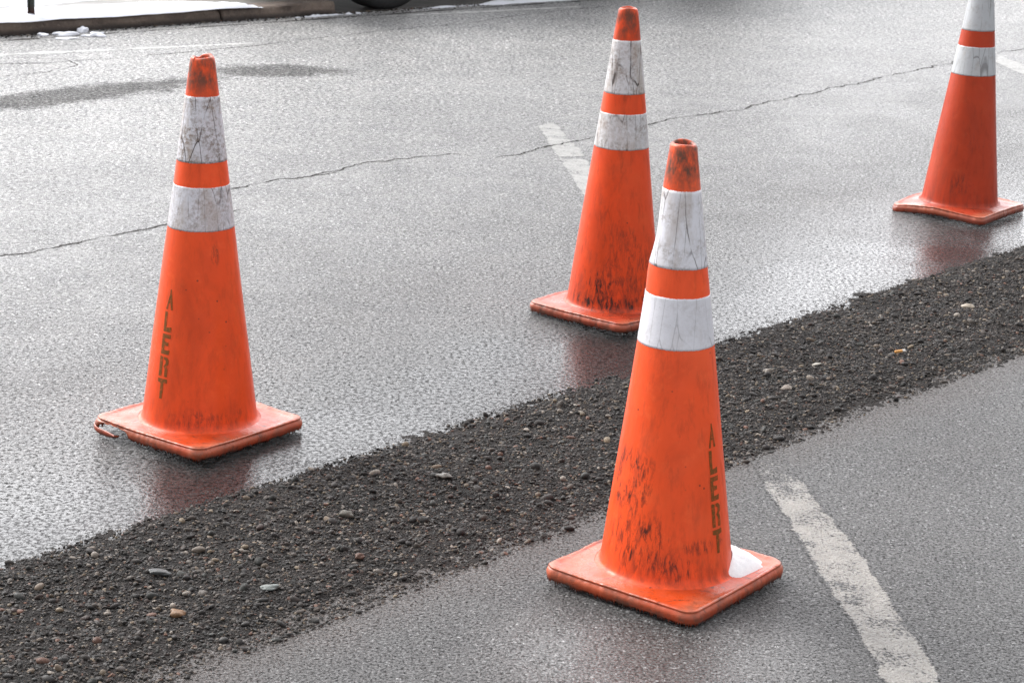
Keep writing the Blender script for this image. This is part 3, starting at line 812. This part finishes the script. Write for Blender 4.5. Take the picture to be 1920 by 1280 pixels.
# snow left on the nearest plate
sn = N('snow'); P = sn.geo.outputs['Position']
m_snow = sn.set(col=sn.mix(sn.noise(P, 40, 4), (.76, .775, .82), (.66, .68, .74)), rough=.75, spec=.3,
                normal=sn.bump(sn.noise(P, 160, 5, .7), .6, .004))
sn = N('snow_granular'); P = sn.geo.outputs['Position']
m_snow2 = sn.set(col=sn.mix(sn.rng(sn.noise(P, 120, 4, .7), .4, .7), (.95, .95, .96), (.86, .865, .88)), rough=.7, spec=.3,
                normal=sn.bump(sn.noise(P, 380, 4, .75), .5, .003))
def snow_on_plate():
    V, Fc = [], []; na, nb = 70, 26
    for i in range(na + 1):
        f = i / na; th = -.52 + 1.65 * f
        side = math.sin(min(1, f / .3) * math.pi / 2) * math.sin(min(1, (1 - f) / .3) * math.pi / 2)
        outer = .070 * (.12 + .88 * side) + .005 * float(fbm(np.array([f * 14.]), np.array([0.]), 5)[0])
        lim = square_radius(th - .1446, HALF, CR) - .024
        for j in range(nb + 1):
            q = j / nb
            rr = RB - .003 + min(outer, max(lim - RB, .012)) * q
            x_, y_ = rr * math.cos(th), rr * math.sin(th)
            z = .034 + .030 * side ** .6 * (1 - q ** 1.5) - .008 * q ** 4 + 0 * side * (math.cos(q * math.pi / 2) ** .6) * 1 + .0018 * float(fbm(np.array([x_ * 60]), np.array([y_ * 60]), 3)[0]) * side * (1 - q ** 4)
            if q == 1: z = .030
            V.append((x_ + z * -.012, y_ + z * .0474, z + .004))
    for i in range(na):
        for j in range(nb):
            a_ = i * (nb + 1) + j
            Fc.append((a_, a_ + 1, a_ + nb + 2, a_ + nb + 1))
    o = mesh_obj('snow_patch', V, Fc, m_snow2)
    o.location = (.3367, 4.3052, 0)
    return tag(o, 'small white snow heap lying on the base of the nearest cone', 'snow')
snow_on_plate()

# ------------------------------------------------------------------ kerb, sidewalk, verge snow
n = N('kerb_stone'); P = n.geo.outputs['Position']; X, Y, Z = n.sep(P)
kc = n.mix(n.rng(n.noise(P, 7, 5, .65), .35, .65), (.19, .145, .115), (.085, .064, .053))
kc = n.mix(n.rng(n.noise(P, 60, 4, .7), .55, .7, 0, .6), kc, (.22, .18, .15))
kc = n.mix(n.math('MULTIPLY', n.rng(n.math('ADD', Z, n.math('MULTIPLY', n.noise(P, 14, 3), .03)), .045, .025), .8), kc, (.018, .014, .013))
m_kerb = n.set(col=kc, rough=.75, normal=n.bump(n.noise(P, 45, 6, .7), 1, .012))
n = N('sidewalk_concrete'); P = n.geo.outputs['Position']
m_walk = n.set(col=n.mix(n.noise(P, 4, 6, .65), (.13, .125, .115), (.24, .23, .215)), rough=n.rng(n.noise(P, 3, 3), .4, .6, .3, .6), normal=n.bump(n.noise(P, 120, 4), .5, .003))
KH = .066
blocks = [(-9 + 2.45 * i, -9 + 2.45 * (i + 1)) for i in range(12)]
off = 1.33 - (-9 + 2.45 * 4)
blocks = [(a_ + off, min(b_ + off, 2.10)) for a_, b_ in blocks if a_ + off < 2.0]
def kerb_all():
    V, Fc = [], []
    for bi, (a_, b_) in enumerate(blocks):
        nn = 90; prof = [(.0, -.05), (.0, 0), (.002, .03), (.004, KH - .018), (.008, KH - .007), (.018, KH - .001), (.04, KH), (.15, KH), (.15, KH - .04)]
        o0 = len(V)
        for i in range(nn + 1):
            al = a_ + .006 + (b_ - a_ - .012) * i / nn
            for (pb, pz) in prof:
                e = .006 * float(vnoise(np.array([al * 9.]), np.array([pz * 30.]), 61)[0]) + .003 * float(vnoise(np.array([al * 40.]), np.array([pz * 80.]), 62)[0])
                end = .012 if i in (0, nn) and pz > 0 else 0
                x_, y_ = kp(al, pb + e + end)
                V.append((x_, y_, pz - (end * .6) + .003 * float(vnoise(np.array([al * 5.]), np.array([0.]), 63)[0]) * (pz > .05)))
        m_ = len(prof)
        for i in range(nn):
            for j in range(m_ - 1):
                Fc.append((o0 + i * m_ + j, o0 + (i + 1) * m_ + j, o0 + (i + 1) * m_ + j + 1, o0 + i * m_ + j + 1))
        Fc.append(tuple(o0 + j for j in range(m_))); Fc.append(tuple(o0 + nn * m_ + j for j in range(m_))[::-1])
    return tag(mesh_obj('kerb', V, Fc, m_kerb, smooth=False), kind='structure')
kerb_all()
def quad_k(name, a0_, a1_, b0_, b1_, z, mat):
    return tag(mesh_obj(name, [(*kp(a0_, b0_), z), (*kp(a1_, b0_), z), (*kp(a1_, b1_), z), (*kp(a0_, b1_), z)], [(0, 1, 2, 3)], mat, smooth=False), kind='structure')
quad_k('sidewalk', -60, 2.09, .145, 2.4, KH - .003, m_walk)
quad_k('driveway', 2.10, 34, .021, 12, -.001, plain('driveway_dark', (.055, .05, .046), .7, .3, 9, .4))  # dark tone also stands in for the shade under the car
# verge ground beyond the sidewalk, with snow
n = N('winter_verge'); P = n.geo.outputs['Position']
m_verge = n.set(col=n.mix(n.noise(P, 6, 5), (.10, .085, .05), (.16, .15, .12)), rough=.9)
quad_k('verge', -60, 2.09, 2.4, 60, KH - .002, m_verge)

def snow_sheet(name, a0_, a1_, b0_, b1_, edge, h=.022, step=.022, seed=0):
    A = np.arange(a0_, a1_, step); B = np.arange(b0_, b1_, step); AA, BB = np.meshgrid(A, B, indexing='ij')
    m = edge(AA, BB)                                        # >0 inside, metres from the edge
    Z = KH - .004 + np.where(m > 0, h * np.clip(m / .05, 0, 1) ** .5, 0) + np.where(m > -.02, .012, 0) * np.clip((m + .02) / .02, 0, 1)
    Z += .008 * fbm(AA * 3, BB * 3, seed) * np.clip(m / .1, 0, 1) + .003 * fbm(AA * 16, BB * 16, seed + 3, 2) * np.clip(m / .05, 0, 1)
    X_ = KA[0] + KD[0] * AA + KN[0] * BB; Y_ = KA[1] + KD[1] * AA + KN[1] * BB
    V = np.stack([X_.ravel(), Y_.ravel(), Z.ravel()], 1)
    id_ = np.arange(AA.size).reshape(AA.shape)
    Fq = np.stack([id_[:-1, :-1], id_[1:, :-1], id_[1:, 1:], id_[:-1, 1:]], -1).reshape(-1, 4)
    mm = np.maximum.reduce([m[:-1, :-1], m[1:, :-1], m[1:, 1:], m[:-1, 1:]]).ravel()
    o = mesh_obj(name, V, Fq[mm > -.03].tolist(), m_snow)
    return tag(o, kind='stuff')
def edge1(a, b):
    front = .002 + .008 * fbm(a * 3, a * 0, 71)
    back = .35 + .03 * fbm(a * 2.2, a * 0 + 3, 72) + .03 * vnoise(a * 9, a * 0, 73) - .10 * np.clip(a - .8, 0, 1)
    # thins out and ends to the right near the joint of the kerb blocks
    e = np.clip(1.42 + .1 * fbm(b * 5, b * 0, 74) - a, -1, .6)
    back2 = np.minimum(back, .10 + .55 * np.clip(e, 0, 1))
    return np.minimum.reduce([b - front, back2 - b, e])
snow_sheet('snow', -3.5, 2.3, -.01, .9, edge1, .016, .02, 81)
def edge2(a, b):
    front = .60 + .04 * fbm(a * 2.0, a * 0, 75)
    e = 1.15 + .2 * fbm(b * 3, b * 0, 76) - a
    return np.minimum.reduce([b - front, e, 3.2 - b])
snow_sheet('snow', -3.5, 2.2, .4, 3.3, edge2, .03, .03, 85)

def clump(a_, b_, L_, w_, h_, label, seed, yaw=0.):
    bv, bf = ico(4); r = np.random.default_rng(seed)
    d = r.normal(0, 1, (8, 3)); ph = r.uniform(0, 6, 8)
    rd = 1 + .22 * sum(np.sin(bv @ d[j] * 2.4 + ph[j]) for j in range(8)) / 1.6
    v = bv * rd[:, None] * np.array([L_ / 2, w_ / 2, h_ * .75]); v[:, 2] = np.maximum(v[:, 2], -.004)
    o = mesh_obj('snow_clump', v, bf.tolist(), m_snow)
    x_, y_ = kp(a_, b_); o.location = (x_, y_, .003); o.rotation_euler = (0, 0, .25 + yaw * .3)
    tag(o, label, 'snow', 'snow lumps in the gutter')
def ka(x_, y_):
    d = np.array([x_, y_]) - KA; return float(d @ KD), float(d @ KN)
for (xy_, L_, w_, h_, lab, sd_, yw) in [
    ((-2.397, 11.535), .112, .055, .024, 'long snow lump at the foot of the kerb, left of the peaked one', 1, 0),
    ((-2.321, 11.675), .050, .05, .030, 'small peaked snow lump tight against the kerb face', 2, 0),
    ((-2.223, 11.54), .135, .06, .024, 'rightmost and largest snow lump lying out in the gutter', 3, 0),
    ((-2.493, 11.49), .045, .04, .014, 'leftmost small dirty snow lump in the gutter', 4, 0),
    ((-2.365, 11.41), .10, .03, .005, 'thin flat icy snow streak in front of the long lump', 5, 0)]:
    x_, y_ = xy_
    a_, b_ = ka(x_, y_); clump(a_, min(b_, -.02), L_, w_, h_, lab, sd_, yw)
# dark wet grit at the kerb foot
k = 1500
aa = rng.uniform(-2, 3.2, k); bb = -np.abs(rng.exponential(.028, k)) + .004
pp = KA[None] + aa[:, None] * KD[None] + bb[:, None] * KN[None]
grit = scatter('grit', (pp[:, 0], pp[:, 1]), np.zeros(k), rng.uniform(.004, .016, k), 1, .16, m_stone, True)
tag(grit, kind='stuff')

# low snow-coloured ridge added for the bright strip along the kerb foot and car
def pale_ridge(p0, p1, w, seed):
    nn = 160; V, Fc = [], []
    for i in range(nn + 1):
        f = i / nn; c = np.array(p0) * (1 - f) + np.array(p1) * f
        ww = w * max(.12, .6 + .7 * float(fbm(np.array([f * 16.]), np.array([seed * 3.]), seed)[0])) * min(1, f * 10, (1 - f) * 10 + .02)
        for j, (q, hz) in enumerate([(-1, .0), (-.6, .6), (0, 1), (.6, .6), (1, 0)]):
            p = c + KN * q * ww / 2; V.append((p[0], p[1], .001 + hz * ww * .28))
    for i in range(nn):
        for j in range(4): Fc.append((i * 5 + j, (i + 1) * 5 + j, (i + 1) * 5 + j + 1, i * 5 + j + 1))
    tag(mesh_obj('pale_ridge', V, Fc, m_snow), kind='stuff')
pale_ridge(kp(1.75, -.06), kp(2.28, -.05), .035, 3)
pale_ridge(kp(2.62, -.04), kp(6.0, -.06), .075, 4)

# ------------------------------------------------------------------ post
post = empty('sign_post', (-2.575, 11.62, KH))
tag(post, 'slim rusty metal post standing in the snow behind the kerb', 'post')
n = N('rusty_post'); P = n.tc.outputs['Object']; X, Y, Z = n.sep(P)
pc = n.mix(n.rng(n.math('ADD', Z, n.math('MULTIPLY', n.noise(P, 14, 4), .05)), .06, .10), (.060, .024, .016), (.045, .055, .045))
m_post = n.set(col=n.mix(n.rng(n.noise(P, 60, 4), .5, .7, 0, .6), pc, (.03, .02, .015)), rough=.6, metal=.2)
prof = [(-.019, .0), (-.014, .0), (-.010, .016), (.010, .016), (.014, .0), (.019, .0), (.019, .003), (.016, .003), (.0125, .0195), (-.0125, .0195), (-.016, .003), (-.019, .003)]
V, Fc = [], []
for i, z in enumerate([-.08, 0, .5, 1.0, 1.6, 2.3]):
    V += [(px_, py_, z) for px_, py_ in prof]
m_ = len(prof)
for i in range(5):
    for j in range(m_): Fc.append((i * m_ + j, i * m_ + (j + 1) % m_, (i + 1) * m_ + (j + 1) % m_, (i + 1) * m_ + j))
Fc.append(tuple(range(5 * m_, 6 * m_))); 
mesh_obj('channel', V, Fc, m_post, post, smooth=False)

# ------------------------------------------------------------------ parked car (only the foot of one wheel is in view)
m_paint = N('car_paint').set(col=(.38, .39, .41), rough=.3, metal=.6, coat=1.0)
m_glass = N('car_glass').set(col=(.02, .022, .025), rough=.05, spec=.8)
m_tyre = plain('tyre_rubber', (.022, .022, .023), .7, .4, 50, .35)
m_rim = plain('wheel_rim', (.16, .16, .17), .4, .5, 30, .3, .6)
m_under = plain('underbody', (.02, .02, .02), .8)
def make_car():
    ax, ay = kp(2.46, -.115)                                  # contact of the wheel in view (outer face)
    ax, ay = -.78, 13.02
    root = empty('parked_car', (ax, ay, 0)); root.rotation_euler = (0, 0, math.atan2(KD[1], KD[0]))
    tag(root, 'parked car showing only one dark wheel bottom at the top edge', 'car')
    # local: x along the kerb, y away from the camera (into kerb side).. car sits over the roadside, width from y=0 to -W? 
    return root
car = make_car()
WB, TR, TRK = 2.65, .335, 1.50
car_y0 = 0.0
# the wheel seen is the one nearest the kerb end; the car body extends along +x
prof_side = [(-.80, .28), (-.84, .45), (-.80, .62), (-.72, .80), (-.35, .92), (.15, .98), (.70, 1.34), (1.2, 1.44), (2.1, 1.42), (2.75, 1.18), (3.30, 1.02), (3.50, .90), (3.55, .60), (3.50, .30)]
def car_body():
    V, Fc = [], []
    ys = [0, .06, .16, .8, 1.44, 1.54, 1.60]
    base = [(-.80, .30)] + [(a_, max(b_, .33)) for a_, b_ in prof_side] + [(3.45, .30)]
    def ins(y):
        e = min(y, 1.60 - y)
        return {0: .0, .06: 1}.get(e, 1)
    for y in ys:
        e = min(y, 1.60 - y)
        for (px_, pz) in base:
            # tumblehome above the belt, rounded ends
            shrink = .05 * (1 - min(1, e / .16)) ** 2
            xx = px_ + (shrink * 2 if px_ < 1.3 else -shrink * 2)
            zz = pz - shrink * .6 * (pz > .5)
            yy = y
            if pz > .95: yy = .8 + (y - .8) * (1 - .22 * min(1, (pz - .95) / .45))
            V.append((xx, yy, zz))
    m_ = len(base)
    for i in range(len(ys) - 1):
        for j in range(m_):
            Fc.append((i * m_ + j, i * m_ + (j + 1) % m_, (i + 1) * m_ + (j + 1) % m_, (i + 1) * m_ + j))
    Fc.append(tuple(range(m_))[::-1]); Fc.append(tuple(range((len(ys) - 1) * m_, len(ys) * m_)))
    o = mesh_obj('car_body', V, Fc, m_paint, car, smooth=False)
    return o
cb = car_body(); cb.location = (0, -.02, 0)
# side windows, windscreens
def pane(pts, name='window'):
    o = mesh_obj(name, pts, [tuple(range(len(pts)))], m_glass, car, smooth=False)
    sm = o.modifiers.new('t', 'SOLIDIFY'); sm.thickness = .008; sm.offset = 0
for sgn, yb, yt in ((0, -.012, .145), (1, 1.572, 1.415)):
    pane([(.25, yb + (.01 if sgn == 0 else -.01), 1.00), (1.35, yb, 1.00), (1.35, yt, 1.37), (.78, yt, 1.32)])
    pane([(1.43, yb, 1.00), (2.75, yb, 1.00), (2.55, (yb + yt) / 2, 1.22), (2.1, yt, 1.36), (1.43, yt, 1.37)])
pane([(.17, .10, 1.005), (.17, 1.46, 1.005), (.69, 1.32, 1.345), (.69, .24, 1.345)], 'windscreen')
pane([(3.26, .12, 1.045), (3.26, 1.44, 1.045), (2.78, 1.32, 1.19), (2.78, .24, 1.19)], 'rear_window')
def wheel(xw, yw, out):
    w = lathe_y('tyre_wheel', xw, yw, out)
def lathe_y(nm, xw, yw, out):
    seg = 72
    rows = [(.205, .012), (.225, .0), (.28, -.004), (.305, .002), (.322, .012), (.332, .030), (TR, .06), (TR, .15), (.332, .18), (.322, .198), (.30, .208), (.205, .20)]
    V, Fc = [], []
    for (r, yy) in rows:
        for k_ in range(seg):
            a = 2 * math.pi * k_ / seg
            rr = r * (1 - .0)
            V.append((rr * math.cos(a), yy * out, max(rr * math.sin(a), -TR + .006)))
    for i in range(len(rows) - 1):
        for k_ in range(seg): Fc.append((i * seg + k_, i * seg + (k_ + 1) % seg, (i + 1) * seg + (k_ + 1) % seg, (i + 1) * seg + k_))
    t = mesh_obj('wheel', V, Fc, m_tyre, car); t.location = (xw, yw, TR - .006)
    rows = [(.0, .03), (.05, .02), (.10, .05), (.17, .045), (.20, .02), (.207, .008), (.207, .15), (.0, .15)]
    V, Fc = [], []
    for (r, yy) in rows:
        for k_ in range(seg):
            a = 2 * math.pi * k_ / seg
            dd = .03 * (1 if (k_ % 14) < 7 and .06 < r < .19 else 0)
            V.append((r * math.cos(a), (yy + dd) * out, r * math.sin(a)))
    for i in range(len(rows) - 1):
        for k_ in range(seg): Fc.append((i * seg + k_, i * seg + (k_ + 1) % seg, (i + 1) * seg + (k_ + 1) % seg, (i + 1) * seg + k_))
    mesh_obj('rim', V, Fc, m_rim, t)
wheel(0, 0, 1); wheel(WB, 0, 1); wheel(0, 1.56, -1); wheel(WB, 1.56, -1)
for xx in (-.84, 3.54):
    pass
